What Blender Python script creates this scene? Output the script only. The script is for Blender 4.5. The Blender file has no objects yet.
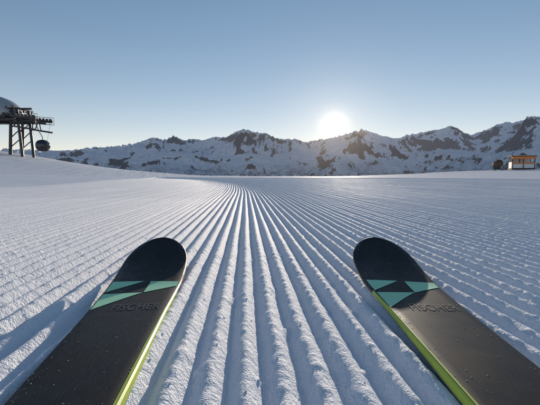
import bpy, bmesh, math, random
import numpy as np
from mathutils import Vector, Matrix
random.seed(4); rng=np.random.RandomState(7)
S=bpy.context.scene
COL=S.collection
F=352.0; HY=174.0; CAMZ=0.22
SUN_EL=7.7; SUN_AZ=10.2   # azimuth clockwise from +Y

# ------------------------------------------------------------ numpy noise
PERM=rng.permutation(256); PERM=np.concatenate([PERM,PERM]); TAB=rng.rand(256)
def vnoise(x,y,seed=0):
    x=np.asarray(x,float)+seed*17.31; y=np.asarray(y,float)+seed*9.77
    xi=np.floor(x).astype(int); yi=np.floor(y).astype(int)
    fx=x-xi; fy=y-yi
    fx=fx*fx*fx*(fx*(fx*6-15)+10); fy=fy*fy*fy*(fy*(fy*6-15)+10)
    def h(a,b): return TAB[PERM[(PERM[a&255]+b)&255]]
    return (h(xi,yi)*(1-fx)+h(xi+1,yi)*fx)*(1-fy)+(h(xi,yi+1)*(1-fx)+h(xi+1,yi+1)*fx)*fy
def fbm(x,y,o=4,seed=0,g=.5):
    s=0;a=1;t=0
    for i in range(o):
        s=s+a*vnoise(x*2**i,y*2**i,seed+i); t+=a; a*=g
    return s/t
def ridged(x,y,o=6,seed=0,g=.5):
    s=0;a=1;t=0;w=1
    for i in range(o):
        n=(1-np.abs(2*vnoise(x*2**i,y*2**i,seed+i)-1))**2
        s=s+a*n*w; w=np.clip(n*1.8,0.2,1); t+=a; a*=g
    return s/t
def sst(t):
    t=np.clip(t,0,1); return t*t*(3-2*t)

# ------------------------------------------------------------ helpers
def grid_obj(name,X,Y,Z,mat,smooth=True):
    r,c=X.shape
    me=bpy.data.meshes.new(name)
    co=np.stack([X,Y,Z],-1).reshape(-1,3).astype(np.float32)
    i=np.arange((r-1)*c).reshape(r-1,c)[:,:-1].ravel()
    f=np.stack([i,i+1,i+1+c,i+c],-1).astype(np.int32)
    me.vertices.add(len(co)); me.vertices.foreach_set('co',co.ravel())
    me.loops.add(f.size); me.loops.foreach_set('vertex_index',f.ravel())
    me.polygons.add(len(f)); me.polygons.foreach_set('loop_start',np.arange(0,f.size,4,dtype=np.int32))
    me.update(calc_edges=True)
    me.polygons.foreach_set('use_smooth',np.full(len(f),smooth))
    me.materials.append(mat)
    o=bpy.data.objects.new(name,me); COL.objects.link(o); return o
def empty(name,loc=(0,0,0),rz=0):
    o=bpy.data.objects.new(name,None); COL.objects.link(o); o.location=loc; o.rotation_euler[2]=rz; return o
def bm_obj(name,bm,mat,parent=None,smooth=False):
    me=bpy.data.meshes.new(name); bm.to_mesh(me); bm.free()
    for p in me.polygons: p.use_smooth=smooth
    for m in (mat if isinstance(mat,list) else [mat]): me.materials.append(m)
    o=bpy.data.objects.new(name,me); COL.objects.link(o)
    if parent: o.parent=parent
    return o
def add_box(bm,c,d,rot=None,bev=0):
    r=bmesh.ops.create_cube(bm,size=1); v=r['verts']
    M=Matrix.Translation(Vector(c))@(rot.to_4x4() if rot else Matrix.Identity(4))@Matrix.Diagonal((*d,1))
    bmesh.ops.transform(bm,matrix=M,verts=v)
    if bev:
        e=list({e for q in v for e in q.link_edges})
        bmesh.ops.bevel(bm,geom=e,offset=bev,segments=2,affect='EDGES')
def add_tube(bm,a,b,r,r2=None,n=12):
    a=Vector(a);b=Vector(b);d=b-a
    q=d.to_track_quat('Z','Y').to_matrix().to_4x4()
    bmesh.ops.create_cone(bm,cap_ends=True,segments=n,radius1=r,radius2=r if r2 is None else r2,depth=d.length,matrix=Matrix.Translation((a+b)/2)@q)

def mat(name,col=(.5,.5,.5),rough=.5,metal=0,spec=.5):
    m=bpy.data.materials.new(name); m.use_nodes=True
    b=m.node_tree.nodes['Principled BSDF']
    b.inputs['Base Color'].default_value=(*col,1); b.inputs['Roughness'].default_value=rough
    b.inputs['Metallic'].default_value=metal; b.inputs['Specular IOR Level'].default_value=spec
    return m
class NT:
    def __init__(s,m): s.t=m.node_tree; s.b=s.t.nodes.get('Principled BSDF')
    def n(s,ty,**k):
        x=s.t.nodes.new(ty)
        for a,b in k.items(): setattr(x,a,b)
        return x
    def l(s,a,b): s.t.links.new(a,b)
    def math(s,op,a,b=None,c=None):
        x=s.n('ShaderNodeMath',operation=op)
        for i,v in enumerate((a,b,c)):
            if v is None: continue
            if isinstance(v,(int,float)): x.inputs[i].default_value=v
            else: s.l(v,x.inputs[i])
        return x.outputs[0]
    def vm(s,op,a,b=None,scale=None):
        x=s.n('ShaderNodeVectorMath',operation=op)
        for i,v in enumerate((a,b)):
            if v is None: continue
            if isinstance(v,(tuple,Vector)): x.inputs[i].default_value=v
            else: s.l(v,x.inputs[i])
        if scale is not None:
            if isinstance(scale,(int,float)): x.inputs['Scale'].default_value=scale
            else: s.l(scale,x.inputs['Scale'])
        return x.outputs['Value'] if op in('DOT_PRODUCT','LENGTH') else x.outputs[0]
    def noise(s,vec,scale,detail=4,rough=.5):
        x=s.n('ShaderNodeTexNoise'); x.inputs['Scale'].default_value=scale; x.inputs['Detail'].default_value=detail; x.inputs['Roughness'].default_value=rough
        s.l(vec,x.inputs['Vector']); return x.outputs['Fac']
    def ramp(s,fac,stops):
        x=s.n('ShaderNodeValToRGB'); e=x.color_ramp.elements
        while len(e)<len(stops): e.new(.5)
        for i,(p,c) in enumerate(stops):
            e[i].position=p; e[i].color=(*c,1) if len(c)==3 else c
        s.l(fac,x.inputs[0]); return x.outputs[0]
def noisy(name,c1,c2,scale,rough=.5,metal=0,bump=.0,spec=.5):
    m=mat(name,c1,rough,metal,spec); t=NT(m)
    tc=t.n('ShaderNodeTexCoord').outputs['Object']
    f=t.noise(tc,scale); t.l(t.ramp(f,[(.3,c1),(.7,c2)]),t.b.inputs['Base Color'])
    if bump:
        b=t.n('ShaderNodeBump'); b.inputs['Strength'].default_value=bump; t.l(f,b.inputs['Height']); t.l(b.outputs[0],t.b.inputs['Normal'])
    return m
sd=Vector((math.sin(math.radians(SUN_AZ))*math.cos(math.radians(SUN_EL)),math.cos(math.radians(SUN_AZ))*math.cos(math.radians(SUN_EL)),math.sin(math.radians(SUN_EL))))

# ------------------------------------------------------------ terrain functions
SP=0.038
CQ=.006
def curve(y):
    q=np.maximum(y-3.5,0)
    return -0.070*y-CQ*np.minimum(q,20)**2-2*CQ*20*np.maximum(q-20,0)
def H(x,y):
    z=-0.004*y
    z=z+5.1*np.exp(-((x+57)/25)**2-((y-62)/34)**2)
    z=z+1.6*sst((x-12)/50)*sst(y/60)
    z=z+0.05*(vnoise(x*.11,y*.09,5)-.5)*sst(np.hypot(x,y)/12-.3)
    z=z+0.45*(fbm(x*.055,y*.03,3,7)-.5)*sst((y-36)/30)
    crest=72+6*np.sin(x*.03)
    d=np.maximum(y-crest,0); z=z-0.004*np.minimum(d,60)**2-0.33*np.maximum(d-60,0)
    r=np.hypot(x,y); z=z-0.22*np.maximum(r-160,0)*(y<=60)
    return np.maximum(z,-500)
def groomed(x,y):
    edge=-(2.8+0.24*y)+.5*(vnoise(y*.35,y*0,8)-.5)
    return sst((x-edge)/1.1+.5)

# ------------------------------------------------------------ snow material
def snow_mat(name,grooves):
    m=mat(name,(.86,.87,.90),.75,0,.12); t=NT(m)
    geo=t.n('ShaderNodeNewGeometry').outputs['Position']
    sep=t.n('ShaderNodeSeparateXYZ'); t.l(geo,sep.inputs[0])
    mp=t.n('ShaderNodeMapping'); mp.inputs['Scale'].default_value=(3,.25,1); t.l(geo,mp.inputs[0])
    n2=t.noise(mp.outputs[0],1.0,4)
    t.l(t.ramp(n2,[(.3,(.83,.85,.90)),(.55,(.88,.89,.925)),(.75,(.92,.92,.935))]),t.b.inputs['Base Color'])
    g1=t.noise(geo,420,2,.6); g2=t.noise(geo,120,2,.6)
    h=t.math('ADD',t.math('MULTIPLY',g1,.0016),t.math('MULTIPLY',g2,.0028))
    if grooves:
        x,y=sep.outputs[0],sep.outputs[1]
        q=t.math('MAXIMUM',t.math('SUBTRACT',y,3.5),0.0)
        q1=t.math('MINIMUM',q,20.0); q2=t.math('MAXIMUM',t.math('SUBTRACT',q,20.0),0.0)
        c=t.math('ADD',t.math('MULTIPLY',y,.070),t.math('ADD',t.math('MULTIPLY',t.math('MULTIPLY',q1,q1),CQ),t.math('MULTIPLY',q2,CQ*40)))
        u=t.math('ADD',x,c)
        w=t.math('SINE',t.math('MULTIPLY',u,2*math.pi/SP))
        e=t.math('ADD',x,t.math('MULTIPLY_ADD',y,.24,2.8))
        mk=t.n('ShaderNodeClamp'); t.l(e,mk.inputs[0])
        h=t.math('ADD',h,t.math('MULTIPLY',t.math('MULTIPLY',w,.004),mk.outputs[0]))
        cb=t.n('ShaderNodeCombineXYZ'); t.l(t.math('MULTIPLY',u,1.2),cb.inputs[0]); t.l(t.math('MULTIPLY',y,.04),cb.inputs[1])
        h=t.math('ADD',h,t.math('MULTIPLY',t.noise(cb.outputs[0],1.5,6,.65),.26))
    b=t.n('ShaderNodeBump'); b.inputs['Strength'].default_value=1; b.inputs['Distance'].default_value=1
    t.l(h,b.inputs['Height']); t.l(b.outputs[0],t.b.inputs['Normal'])
    return m
M_near=snow_mat('groomed_snow',False); M_far=snow_mat('open_snow',True)

# ------------------------------------------------------------ groomed piste, real corduroy relief
def groove(u,y,x):
    wob=0.004*(vnoise(u*1.3,y*.8,11)-.5)+0.0016*(vnoise(u*12,y*5,12)-.5)
    k=(u+wob)/SP
    p=.5+.5*np.cos(2*np.pi*k)
    prof=p**.85
    idx=np.floor(k+.5)
    amp=.0138*(.82+.36*vnoise(idx*3.7,y*.6,13))*(.95+.10*vnoise(idx*1.9,y*7,14))
    z=amp*prof
    near=.45+.55*np.exp(-np.maximum(y-.6,0)/1.2)
    c=fbm(x*95,y*70,3,21,.6)
    z=z+.0026*(c-.5)*(.5+p)*near
    l=vnoise(x*60,y*48,25); z=z+.0040*np.clip(l-.84,0,1)/.16*(.4+.6*(1-p))*near
    z=z+.0014*(fbm(x*22,y*16,3,31)-.5)
    # broad pass-to-pass height differences left by the tiller
    z=z+.006*(vnoise(u*1.7,y*.05,33)-.5)
    return z
def piste_patch(name,u0,u1,du,ys):
    us=np.arange(u0,u1+du/2,du)
    U,Y=np.meshgrid(us,ys); X=U+curve(Y)
    g=groomed(X,Y)
    Z=H(X,Y)+g*groove(U,Y,X)+(1-g)*(.008+.04*(fbm(X*1.3,Y*1.1,4,41)-.5))
    return X,Y,Z
def geo(a,b,s0,g):
    o=[a];s=s0
    while o[-1]<b: o.append(o[-1]+s); s*=g
    o[-1]=b; return np.array(o)
ya=np.concatenate([np.arange(-.5,.15,.02),np.arange(.15,1.2,.0036),geo(1.2,3.2,.005,1.006)])
parts=[piste_patch('a',-3.6,3.6,.0040,ya),piste_patch('b',-16,18,.0070,geo(3.2,32,.03,1.014))]
piste=grid_obj('groomed_ski_piste',*parts[0],M_near)
p2=grid_obj('piste_far',*parts[1],M_near)
p3=grid_obj('piste_l',*piste_patch('c',-12,-3.6,.0075,np.concatenate([np.arange(-.5,1,.04),geo(1,3.2,.04,1.01)])),M_near)
p4=grid_obj('piste_r',*piste_patch('d',3.6,12,.0075,np.concatenate([np.arange(-.5,1,.04),geo(1,3.2,.04,1.01)])),M_near)
for p in (p2,p3,p4):
    p.parent=piste

# ------------------------------------------------------------ wide ground
az=np.radians(np.linspace(-180,180,1081)); rr=np.concatenate([np.linspace(.01,3,6),geo(3.4,3000,.35,1.035)])
A,R=np.meshgrid(az,rr); X=R*np.sin(A); Y=R*np.cos(A)
U=X-curve(Y)
ins=sst((U+15.6)/.5)*sst((17.6-U)/.5)*sst((Y+.3)/.3)*sst((31.6-Y)/1.0)
lim=np.where(Y<3.2,11.6,99); ins=ins*(np.abs(U)<lim)
g=groomed(X,Y)
Z=H(X,Y)+.006-.08*ins+(1-g)*.14*(fbm(X*.30,Y*.16,4,51)-.5)*np.exp(-R/120)
grid_obj('snow_ground',X,Y,Z,M_far)

# ------------------------------------------------------------ mountains
sil=[(-700,150),(-300,150),(-100,148),(0,150),(70,152),(90,149),(112,148),(130,146),(146,142),(155,138),(165,142),(175,137),(185,142),(195,140),(205,142),(215,138),(226,139),(236,134),(243,130),(250,132),(258,135),(265,134),(274,139),(285,141),(295,140),(305,144),(320,141),(333,139),(345,136),(353,133),(361,131),(370,134),(380,137),(395,140),(410,136),(425,133),(438,131),(449,127),(458,132),(468,137),(480,133),(490,128),(501,124),(510,125),(520,121),(530,117),(540,121),(560,124),(600,117),(680,126),(800,118),(1200,130)]
sx=np.array([s[0] for s in sil]); sy=np.array([s[1] for s in sil])
mm=mat('mountain_snow_rock_painted_haze',(.5,.5,.5),.9,0,.05); t=NT(mm)
gn=t.n('ShaderNodeNewGeometry'); sp=t.n('ShaderNodeSeparateXYZ'); t.l(gn.outputs['Normal'],sp.inputs[0])
ps=t.n('ShaderNodeSeparateXYZ'); t.l(gn.outputs['Position'],ps.inputs[0])
n1=t.noise(gn.outputs['Position'],.0032,8,.62)
mpp=t.n('ShaderNodeMapping'); mpp.inputs['Scale'].default_value=(1.3,1.3,.55); t.l(gn.outputs['Position'],mpp.inputs[0])
n2=t.noise(mpp.outputs[0],.016,6,.75)
v=t.math('ADD',sp.outputs[2],t.math('ADD',t.math('MULTIPLY_ADD',n1,.75,-.375),t.math('MULTIPLY_ADD',n2,.50,-.25)))
snowf=t.ramp(v,[(.665,(0,0,0)),(.73,(1,1,1))])
rock=t.ramp(n2,[(.3,(.035,.034,.040)),(.7,(.12,.11,.11))])
lowf=t.ramp(t.math('MULTIPLY_ADD',ps.outputs[2],1/700.,t.math('MULTIPLY',n1,.6)),[(.22,(1,1,1)),(.46,(0,0,0))])
fo=t.math('MULTIPLY',lowf,t.ramp(n2,[(.45,(0,0,0)),(.54,(1,1,1))]))
mx=t.n('ShaderNodeMix',data_type='RGBA'); t.l(snowf,mx.inputs[0]); t.l(rock,mx.inputs[6]); mx.inputs[7].default_value=(.87,.89,.94,1)
mf=t.n('ShaderNodeMix',data_type='RGBA'); t.l(fo,mf.inputs[0]); t.l(mx.outputs[2],mf.inputs[6]); mf.inputs[7].default_value=(.03,.04,.045,1)
t.l(mf.outputs[2],t.b.inputs['Base Color'])
bp=t.n('ShaderNodeBump'); bp.inputs['Strength'].default_value=1; bp.inputs['Distance'].default_value=90
t.l(t.math('MULTIPLY_ADD',n2,.3,n1),bp.inputs['Height']); t.l(bp.outputs[0],t.b.inputs['Normal'])
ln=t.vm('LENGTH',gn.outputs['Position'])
hz=t.math('SUBTRACT',1.0,t.math('EXPONENT',t.math('MULTIPLY',ln,-1/44000.)))  # painted aerial haze, stronger with distance from the origin
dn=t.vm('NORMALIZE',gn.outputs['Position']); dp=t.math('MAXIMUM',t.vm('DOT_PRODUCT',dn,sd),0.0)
haze_glow=t.vm('ADD',t.vm('SCALE',(1.0,.74,.48),scale=t.math('ADD',t.math('MULTIPLY',t.math('POWER',dp,300.0),2.6),t.math('MULTIPLY',t.math('POWER',dp,25.0),.7))),(.40,.48,.66))  # haze colour: blue airlight with a warm glow painted in towards the sun
em=t.n('ShaderNodeEmission'); t.l(haze_glow,em.inputs[0]); em.inputs[1].default_value=.9  # emission stands in for light scattered by the air; the slopes themselves don't glow
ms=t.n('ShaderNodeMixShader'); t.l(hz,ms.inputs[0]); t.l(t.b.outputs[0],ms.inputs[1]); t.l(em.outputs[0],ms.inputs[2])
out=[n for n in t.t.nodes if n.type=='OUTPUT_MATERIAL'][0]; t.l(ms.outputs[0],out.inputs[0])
def range_obj(name,r0,r1,rpk,sxx,syy,seed,nr,back,B=450):
    azs=np.radians(np.linspace(-68,68,2000)); rs=np.linspace(r0,r1,nr)
    A,R=np.meshgrid(azs,rs); X=R*np.sin(A); Y=R*np.cos(A)
    wx=X+300*(fbm(X/1700,Y/1700,3,seed+1)-.5)*2; wy=Y+300*(fbm(X/1700,Y/1700,3,seed+6)-.5)*2
    Fd=.90*ridged(wx/2150,wy/2150,8,seed+10,.515)+.10*ridged(wx/640,wy/640,5,seed+20,.55)
    env=sst((R-r0+100)/(rpk-r0))**.8*(1-back*sst((R-rpk-900)/(r1-rpk)))
    Fh=env*(.32+.68*Fd)+.03*fbm(X/400,Y/400,4,seed+30)
    T=(HY-np.interp(270+F*np.tan(azs),sxx,syy))/F*np.cos(azs)
    Am=((T[None,:]*R+B)/np.maximum(Fh,.05)).min(0)
    k=np.exp(-.5*(np.arange(-16,17)/4.5)**2); k/=k.sum()
    Am=np.convolve(np.pad(Am,16,mode='edge'),k,'valid')
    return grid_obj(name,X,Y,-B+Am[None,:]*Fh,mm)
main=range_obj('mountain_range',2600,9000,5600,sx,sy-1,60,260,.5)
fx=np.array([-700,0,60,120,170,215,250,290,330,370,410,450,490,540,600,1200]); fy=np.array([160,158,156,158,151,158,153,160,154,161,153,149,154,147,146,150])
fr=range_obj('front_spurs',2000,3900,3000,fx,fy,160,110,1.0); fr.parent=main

# ------------------------------------------------------------ skis
M_top=mat('ski_topsheet',(.018,.018,.02),.5,0,.15); t=NT(M_top)
tc=t.n('ShaderNodeTexCoord').outputs['Object']
mp=t.n('ShaderNodeMapping'); mp.inputs['Scale'].default_value=(900,60,1); mp.inputs['Rotation'].default_value=(0,0,.5); t.l(tc,mp.inputs[0])
f=t.noise(mp.outputs[0],1,2); f2=t.noise(tc,14,4)
t.l(t.ramp(f,[(.35,(.006,.007,.009)),(.7,(.028,.030,.035))]),t.b.inputs['Base Color'])
t.l(t.ramp(f2,[(.3,(.42,.42,.42)),(.7,(.62,.62,.62))]),t.b.inputs['Roughness'])
M_mint=noisy('mint_graphic',(.38,.80,.50),(.44,.86,.56),40,.55,0,0,.3)
M_grey=noisy('grey_lettering',(.06,.06,.065),(.085,.085,.09),60,.55,0,0,.3)
M_lime=noisy('lime_sidewall',(.46,.58,.06),(.55,.66,.09),30,.5)
M_steel=noisy('steel_edge',(.35,.35,.36),(.5,.5,.5),80,.4,1)
M_base=noisy('ski_base',(.02,.02,.02),(.03,.03,.03),30,.5)
M_crumb=mat('snow_crumbs',(.86,.88,.92),.8,0,.1)
L=1.68
def half_w(s):
    ws=[(0.0,.064),(.13,.0655),(.2,.064),(.35,.056),(.55,.0495),(.85,.039),(1.15,.042),(1.5,.054),(1.60,.055),(1.68,.05)]
    w=np.interp(s,[a for a,b in ws],[b for a,b in ws])
    if s<.11: w*=math.sqrt(max(0,1-((.11-s)/.11)**2.3))
    if s>1.62: w*=math.sqrt(max(0,1-((s-1.62)/.06)**2))*.98+.02
    return float(w)
def zc(s):
    z=.0135
    if s<.24: z+=.050*((.24-s)/.24)**2.0
    if s>1.56: z+=.02*((s-1.56)/.12)**2
    return z
def thick(s): return float(np.interp(s,[0,.15,.4,.8,1.3,1.68],[.005,.0065,.009,.016,.010,.006]))
def make_ski(name,tip,heading,inner):
    E=empty(name,(tip[0],tip[1],0),-heading)
    ss=np.concatenate([.11*(1-np.cos(np.linspace(0,math.pi/2,26))),np.linspace(.115,1.6,110),np.linspace(1.605,L,20)])
    bm=bmesh.new(); rows=[]
    bev=.0020; NT_=9
    for s in ss:
        w=max(half_w(s),.0012); z0=zc(s); th=thick(s)
        b=min(bev,w*.4); row=[]
        pr=[(-w,z0),(-w,z0+.0018),(-w,z0+th-b)]
        for k in range(NT_):
            tt=-1+2*k/(NT_-1); pr.append((tt*(w-b),z0+th+.0004*(1-tt*tt)))
        pr+=[(w,z0+th-b),(w,z0+.0018),(w,z0)]
        rows.append([bm.verts.new((x,-s,z)) for x,z in pr])
    n=len(rows[0])
    for ri,(a,b_) in enumerate(zip(rows[:-1],rows[1:])):
        lime=ss[ri]>.24
        for k in range(n):
            k2=(k+1)%n
            f=bm.faces.new((a[k],a[k2],b_[k2],b_[k]))
            if k in (0,n-2): f.material_index=2
            elif k in (1,n-3):f.material_index=1 if (lime and (k==1)==(inner<0)) else 3
            elif k==n-1: f.material_index=3
            elif k in (2,n-4):f.material_index=(1 if ((k==2)==(inner<0)) else 0) if lime else 0
            else: f.material_index=0
            f.smooth= 2<k<n-4
    bm.faces.new(rows[0][::-1]); bm.faces.new(rows[-1])
    bmesh.ops.recalc_face_normals(bm,faces=bm.faces)
    me=bpy.data.meshes.new('body'); bm.to_mesh(me); bm.free()
    for m_ in (M_top,M_lime,M_steel,M_base): me.materials.append(m_)
    o=bpy.data.objects.new('ski_body',me); COL.objects.link(o); o.parent=E
    def surf(u,s,off=.0006): 
        w=half_w(s); tt=u/max(w,1e-4)
        return (u,-s,zc(s)+thick(s)+.0004*(1-tt*tt)+off)
    def tri(bm,a,b,c,n=14):
        V={}
        for i in range(n+1):
            for j in range(n+1-i):
                k=n-i-j
                fr=(a[0]*i+b[0]*j+c[0]*k)/n; s=(a[1]*i+b[1]*j+c[1]*k)/n
                V[i,j]=bm.verts.new(surf(fr*(half_w(s)-.003),s))
        for i in range(n):
            for j in range(n-i):
                bm.faces.new((V[i,j],V[i+1,j],V[i,j+1]))
                if i+j<n-1: bm.faces.new((V[i+1,j],V[i+1,j+1],V[i,j+1]))
    bm=bmesh.new()
    s0=.196
    tri(bm,(-.98,s0),(-.06,s0+.004),(-.98,s0+.056))
    tri(bm,(-.98,s0+.066),(.10,s0+.066),(-.98,s0+.136))
    tri(bm,(.14,s0+.006),(.98,s0+.012),(.98,s0+.036))
    tri(bm,(.14,s0+.006),(.98,s0+.036),(.12,s0+.066))
    bmesh.ops.recalc_face_normals(bm,faces=bm.faces)
    for f in bm.faces:
        if f.normal.z<0: f.normal_flip()
    bm_obj('mint_graphics',bm,M_mint,E)
    bm=bmesh.new(); prev=None
    for s in np.linspace(.27,1.5,90):
        w=half_w(s)-.0024; a=bm.verts.new(surf(inner*(w-.0024*min(1,(s-.25)*5)),s,.0005)); b=bm.verts.new(surf(inner*w,s,.0005))
        if prev: 
            f=bm.faces.new((prev[0],a,b,prev[1]))
        prev=(a,b)
    bmesh.ops.recalc_face_normals(bm,faces=bm.faces)
    for f in bm.faces:
        if f.normal.z<0: f.normal_flip()
    bm_obj('edge_stripe',bm,M_lime,E)
    cu=bpy.data.curves.new('lettering','FONT'); cu.body='FISCHER'; cu.size=.024; cu.align_x='CENTER'; cu.space_character=1.05
    to=bpy.data.objects.new('tmp',cu); COL.objects.link(to); bpy.context.view_layer.update()
    me=bpy.data.meshes.new_from_object(to.evaluated_get(bpy.context.evaluated_depsgraph_get()))
    bpy.data.objects.remove(to)
    for vt in me.vertices:
        u=vt.co.x*.76+.010; s=s0+.144-vt.co.y*1.5
        vt.co=surf(u,s,.0007)
    me.materials.clear(); me.materials.append(M_grey)
    o=bpy.data.objects.new('lettering',me); COL.objects.link(o); o.parent=E
    bm=bmesh.new()
    for i in range(520):
        s=random.uniform(.02,.75); w=half_w(s)*.95
        u=random.uniform(-1,1)*w
        if random.random()<.5: u=random.choice((-1,1))*w*random.uniform(.85,1)
        r=random.choice((.0002,.00022,.00025,.00025,.0003,.0005))
        p=surf(u,s,.0001+r*.3)
        bmesh.ops.create_icosphere(bm,subdivisions=1,radius=r,matrix=Matrix.Translation(p)@Matrix.Diagonal((random.uniform(.7,1.6),random.uniform(.7,1.6),.6,1)))
    bm_obj('snow_specks',bm,M_crumb,E)
    bm=bmesh.new()
    add_box(bm,(0,-.98,.040),(.06,.34,.014),bev=.003)
    add_box(bm,(0,-.84,.062),(.066,.10,.034),bev=.008)
    add_box(bm,(0,-.80,.084),(.050,.05,.016),bev=.005)
    add_box(bm,(0,-1.16,.070),(.060,.10,.048),bev=.010)
    add_box(bm,(0,-1.20,.100),(.034,.07,.020),bev=.006)
    bm_obj('binding',bm,M_base,E)
    return E
make_ski('alpine_ski',(-.257,.835),math.radians(-8.2),1)
make_ski('alpine_ski.001',(.250,.838),math.radians(3.0),-1)

# ------------------------------------------------------------ loose snow crumbs on the piste
bm=bmesh.new()
for i in range(700):
    y=.25+2.2*random.random()**1.6; x=random.uniform(-1,1)*(.3+.8*y)
    u=x-float(curve(np.array(y)))
    z=float(H(np.array(x),np.array(y))+groove(np.array(u),np.array(y),np.array(x)))
    r=random.uniform(.0007,.0019)
    bmesh.ops.create_icosphere(bm,subdivisions=1,radius=r,matrix=Matrix.Translation((x,y,z+r*.2))@Matrix.Rotation(random.random()*6,4,(random.random(),random.random(),1))@Matrix.Diagonal((random.uniform(.6,1.4),random.uniform(.6,1.4),random.uniform(.6,1),1)))
bm_obj('loose_snow_crumbs',bm,M_crumb)

# ------------------------------------------------------------ lift station
M_ds=noisy('dark_galvanised_steel',(.04,.042,.045),(.08,.08,.085),2,.5,.4)
M_cover=noisy('station_cover_metal',(.34,.37,.41),(.42,.45,.48),.6,.45,.3)
M_conc=noisy('concrete',(.28,.27,.26),(.36,.35,.33),3,.9,0,.3)
M_glass=mat('tinted_glass',(.02,.025,.03),.08,0,.8)
M_rub=noisy('rubber',(.02,.02,.02),(.04,.04,.04),10,.7)
ST=empty('cable_car_station',(0,0,0))
bm=bmesh.new()
cx,cz=-51.3,9.65; a_,b_,h_=9.6,3.4,3.9
NU,NV=48,20; vs=[]
sg=lambda v,p: math.copysign(abs(v)**p,v)
for j in range(NV+1):
    ph=math.pi/2*j/NV; row=[]
    for i in range(NU):
        th=2*math.pi*i/NU; e=.8
        cxy=max(abs(math.cos(ph)),1e-4)**.62
        row.append(bm.verts.new((cx+a_*cxy*sg(math.cos(th),e),60+b_*cxy*sg(math.sin(th),e),cz+h_*math.sin(ph)**.9)))
    vs.append(row)
for j in range(NV):
    for i in range(NU):
        f=bm.faces.new((vs[j][i],vs[j][(i+1)%NU],vs[j+1][(i+1)%NU],vs[j+1][i]))
bmesh.ops.remove_doubles(bm,verts=bm.verts,dist=.01)
bmesh.ops.recalc_face_normals(bm,faces=bm.faces)
bm_obj('roof_cover',bm,M_cover,ST,True)
bm=bmesh.new()
add_box(bm,(cx-.1,60,cz-.22),(18.6,6.4,.40),bev=.12)
add_box(bm,(cx-.5,60,cz-.75),(15.6,1.2,.60))
for yy in (57.6,62.4):
    add_box(bm,(cx+3,yy,cz-.62),(14.5,.25,.35))
for i in range(12):
    add_tube(bm,(cx-5+i*1.1,57.5,cz-.95),(cx-5+i*1.1,58.0,cz-.95),.26,n=14)
bm_obj('chassis',bm,M_ds,ST)
bm=bmesh.new()
add_box(bm,(-47.2,60,6.2),(1.3,1.8,5.9),bev=.06); add_box(bm,(-56,60,6.2),(1.3,1.8,5.9),bev=.06)
bm_obj('concrete_columns',bm,M_conc,ST)
bm=bmesh.new()
T_=lambda p,q,r: add_tube(bm,p,q,r)
g0=3.0
for yy in (58.6,61.4):
    T_((-42.9,yy,g0),(-42.3,yy,11.0),.26)
    T_((-40.9,yy,g0),(-41.4,yy,11.0),.22)
    T_((-43.4,yy,9.3),(-38.4,yy,8.8),.18)
    for i in range(4):
        z1=4.6+i*1.5; T_((-42.8+.06*i,yy,z1),(-41.05-.05*i,yy,z1+1.4),.08)
T_((-43.2,60,11.1),(-39.8,60,11.1),.16)
for xx in (-42.4,-41.4): T_((xx,57.6,11.0),(xx,62.4,11.0),.18)
for yy in (57.8,62.2):
    add_box(bm,(-40.6,yy,9.45),(5.6,.2,.36),Matrix.Rotation(math.radians(5),3,'Y'))
    add_box(bm,(-39.6,yy,7.65),(3.4,.16,.28),Matrix.Rotation(math.radians(9),3,'Y'))
    for i in range(9):
        x0=-43+.6*i; z0=9.45-(x0+40.6)*math.tan(math.radians(5))
        add_tube(bm,(x0,yy-.08,z0+.28),(x0,yy+.08,z0+.28),.24,n=16)
    T_((-41.4,yy,7.8),(-41.4,yy,11.0),.10); T_((-39.9,yy,7.6),(-40.2,yy,9.4),.09)
    for i in range(7): T_((-43+.85*i,yy+.5,9.2-.07*i),(-43+.85*i,yy+.5,10.4-.07*i),.035)
    T_((-43,yy+.5,10.4),(-37.9,yy+.5,9.98),.04); T_((-43,yy+.5,9.85),(-37.9,yy+.5,9.43),.03)
    add_box(bm,(-40.5,yy+.35,9.0),(5.2,.6,.06),Matrix.Rotation(math.radians(5),3,'Y'))
T_((-38.0,57.8,7.4),(-37.4,57.8,9.0),.09)
bm_obj('sheave_mast',bm,M_ds,ST)
bm=bmesh.new()
for yy in (57.8,62.2):
    pts=[(-44,yy,10.0),(-38.2,yy,9.3),(-58,yy+28,1.5),(-90,yy+70,-18)]
    for p,q in zip(pts[:-1],pts[1:]): add_tube(bm,p,q,.022,n=8)
bm_obj('haul_rope',bm,M_ds,ST)
GO=empty('gondola_cabin',(-37.7,59.0,4.0))
bm=bmesh.new()
prof=[(0,.45),(.15,.72),(.5,.92),(.95,.98),(1.35,.90),(1.7,.66),(1.85,.30)]
rows=[]
for z,r in prof:
    rows.append([bm.verts.new((r*sg(math.cos(q),.7),1.0*r*sg(math.sin(q),.7),z)) for q in [2*math.pi*i/24 for i in range(24)]])
for ri,(a,b) in enumerate(zip(rows[:-1],rows[1:])):
    for i in range(24):
        f=bm.faces.new((a[i],a[(i+1)%24],b[(i+1)%24],b[i])); f.material_index=1 if (ri in (2,3,4) and i%6 not in (3,)) else 0
bm.faces.new(rows[0][::-1]); bm.faces.new(rows[-1])
bm_obj('cabin_shell',bm,[M_rub,M_glass],GO,True)
bm=bmesh.new()
add_tube(bm,(0,0,1.8),(0,0,2.3),.06); add_tube(bm,(0,0,2.3),(-.2,-.3,3.0),.06); add_tube(bm,(-.2,-.3,3.0),(-.5,-1.2,5.0),.06)
add_box(bm,(-.5,-1.2,5.05),(.5,.15,.25),bev=.03); add_box(bm,(0,-1.0,.6),(.7,.06,.5),bev=.02)
bm_obj('hanger',bm,M_ds,GO)

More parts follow.
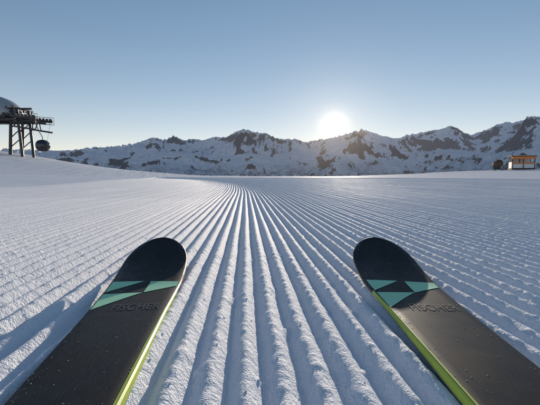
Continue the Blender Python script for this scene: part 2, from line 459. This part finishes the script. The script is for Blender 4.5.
# ------------------------------------------------------------ right side : kiosk + snow gun
M_or=noisy('orange_paint',(.80,.20,.04),(.85,.26,.05),3,.5); M_wh=noisy('white_panel',(.72,.72,.72),(.8,.8,.8),3,.6)
M_wood=noisy('dark_wood',(.06,.035,.022),(.11,.065,.04),5,.8)
dk=72.0
def gz(x,y): return float(H(np.array(float(x)),np.array(float(y))))
kx=(513-270)*dk/F; kz=gz(kx,dk-2)
KI=empty('start_hut',(kx,dk-2,kz),math.radians(-18))
bm=bmesh.new()
add_box(bm,(0,0,.15),(3.9,2.4,.3)); 
for x in (-1.85,0,1.85):
    for y in (-1.1,1.1): add_box(bm,(x,y,1.4),(.14,.14,2.5))
add_box(bm,(0,0,2.72),(4.3,2.9,.14),Matrix.Rotation(math.radians(4),3,'X'),.03)
add_tube(bm,(-1.95,-1.3,0),(-1.95,-1.3,3.6),.04)
bm_obj('frame_and_roof',bm,M_wood,KI)
bm=bmesh.new()
for x in (-.93,.93): add_box(bm,(x,-1.12,.75),(1.68,.06,.85)); 
add_box(bm,(0,1.12,1.4),(3.5,.06,2.2)); add_box(bm,(-1.87,0,.9),(.05,2.0,1.2)); add_box(bm,(1.87,0,.9),(.05,2.0,1.2))
bm_obj('white_panels',bm,M_wh,KI)
bm=bmesh.new()
add_box(bm,(0,-1.36,2.36),(4.0,.06,.55)); add_box(bm,(0,-1.20,1.22),(3.8,.05,.22))
bm_obj('orange_banner',bm,M_or,KI)
gx=(493-270)*dk/F; gzz=gz(gx,dk-1)
SG=empty('snow_gun',(gx,dk-1,gzz),math.radians(125))
bm=bmesh.new()
for a in (90,210,330):
    q=math.radians(a); add_tube(bm,(0,0,.7),(.9*math.cos(q),.9*math.sin(q),.02),.07); add_box(bm,(.9*math.cos(q),.9*math.sin(q),.03),(.3,.3,.06))
add_tube(bm,(0,0,.6),(0,0,.9),.14)
add_box(bm,(0,.1,.55),(1.1,1.1,.7),bev=.08)
bm_obj('stand',bm,M_ds,SG)
bm=bmesh.new()
add_tube(bm,(0,.7,1.22),(0,-.5,1.42),.60,.70,24); add_tube(bm,(0,-.5,1.42),(0,-.75,1.47),.76,.76,24); add_tube(bm,(0,1.0,1.17),(0,.7,1.22),.40,.58,24)
bm_obj('fan_barrel',bm,noisy('brown_cover',(.11,.06,.035),(.18,.10,.06),4,.7),SG)
bm=bmesh.new()
add_tube(bm,(0,-.77,1.475),(0,-.81,1.483),.62,.62,24)
bm_obj('nozzle_ring',bm,M_rub,SG)

# ------------------------------------------------------------ sky and sun
W=bpy.data.worlds.new('World'); S.world=W; W.use_nodes=True; t=NT(W)
bg=W.node_tree.nodes['Background']; 
sk=t.n('ShaderNodeTexSky',sky_type='NISHITA'); sk.sun_disc=False; sk.sun_elevation=math.radians(SUN_EL); sk.sun_rotation=math.radians(SUN_AZ)
sk.altitude=2000; sk.air_density=1.0; sk.dust_density=.15; sk.ozone_density=1.6
# gentle shoulder so the bright sky beside the sun keeps its colour:  c*a/(1+c*b)
num=t.vm('MULTIPLY',sk.outputs[0],(1.30,1.30,1.34))
den=t.vm('ADD',t.vm('MULTIPLY',sk.outputs[0],(.095,.095,.095)),(1,1,1))
base=t.vm('DIVIDE',num,den)
tc=t.n('ShaderNodeTexCoord').outputs['Generated']
nm=t.vm('NORMALIZE',tc)
dd=t.math('MAXIMUM',t.vm('DOT_PRODUCT',nm,sd),0.0)
def lobe(p,a): return t.math('MULTIPLY',t.math('POWER',dd,p),a)
glow=t.math('ADD',lobe(12000,60),t.math('ADD',lobe(1800,4),lobe(180,1.0)))
disc=t.math('MULTIPLY',t.math('GREATER_THAN',dd,math.cos(math.radians(.55))),220)
g2=t.vm('SCALE',(1.0,.82,.55),scale=t.math('ADD',glow,disc))
sz=t.n('ShaderNodeSeparateXYZ'); t.l(nm,sz.inputs[0])
hzz=t.math('POWER',t.math('SUBTRACT',1.0,t.math('ABSOLUTE',sz.outputs[2])),8.0)
hs=t.vm('SCALE',(2.8,1.6,1.0),scale=hzz)
t.l(t.vm('ADD',t.vm('ADD',base,g2),hs),bg.inputs[0]); bg.inputs[1].default_value=.14
sl=bpy.data.lights.new('sun','SUN'); sl.energy=5; sl.angle=math.radians(.5); sl.color=(1,.86,.70)
so=bpy.data.objects.new('sun',sl); COL.objects.link(so); so.rotation_euler=(-sd).to_track_quat('-Z','Y').to_euler()

# ------------------------------------------------------------ camera
cd=bpy.data.cameras.new('camera'); cd.sensor_width=36; cd.lens=F/540*36; cd.clip_start=.02; cd.clip_end=30000
co=bpy.data.objects.new('camera',cd); COL.objects.link(co); co.location=(0,0,CAMZ)
co.rotation_euler=(math.radians(90)-math.atan((202.5-HY)/F),0,0); S.camera=co
S.view_settings.view_transform='Standard'; S.view_settings.look='None'; S.view_settings.exposure=0
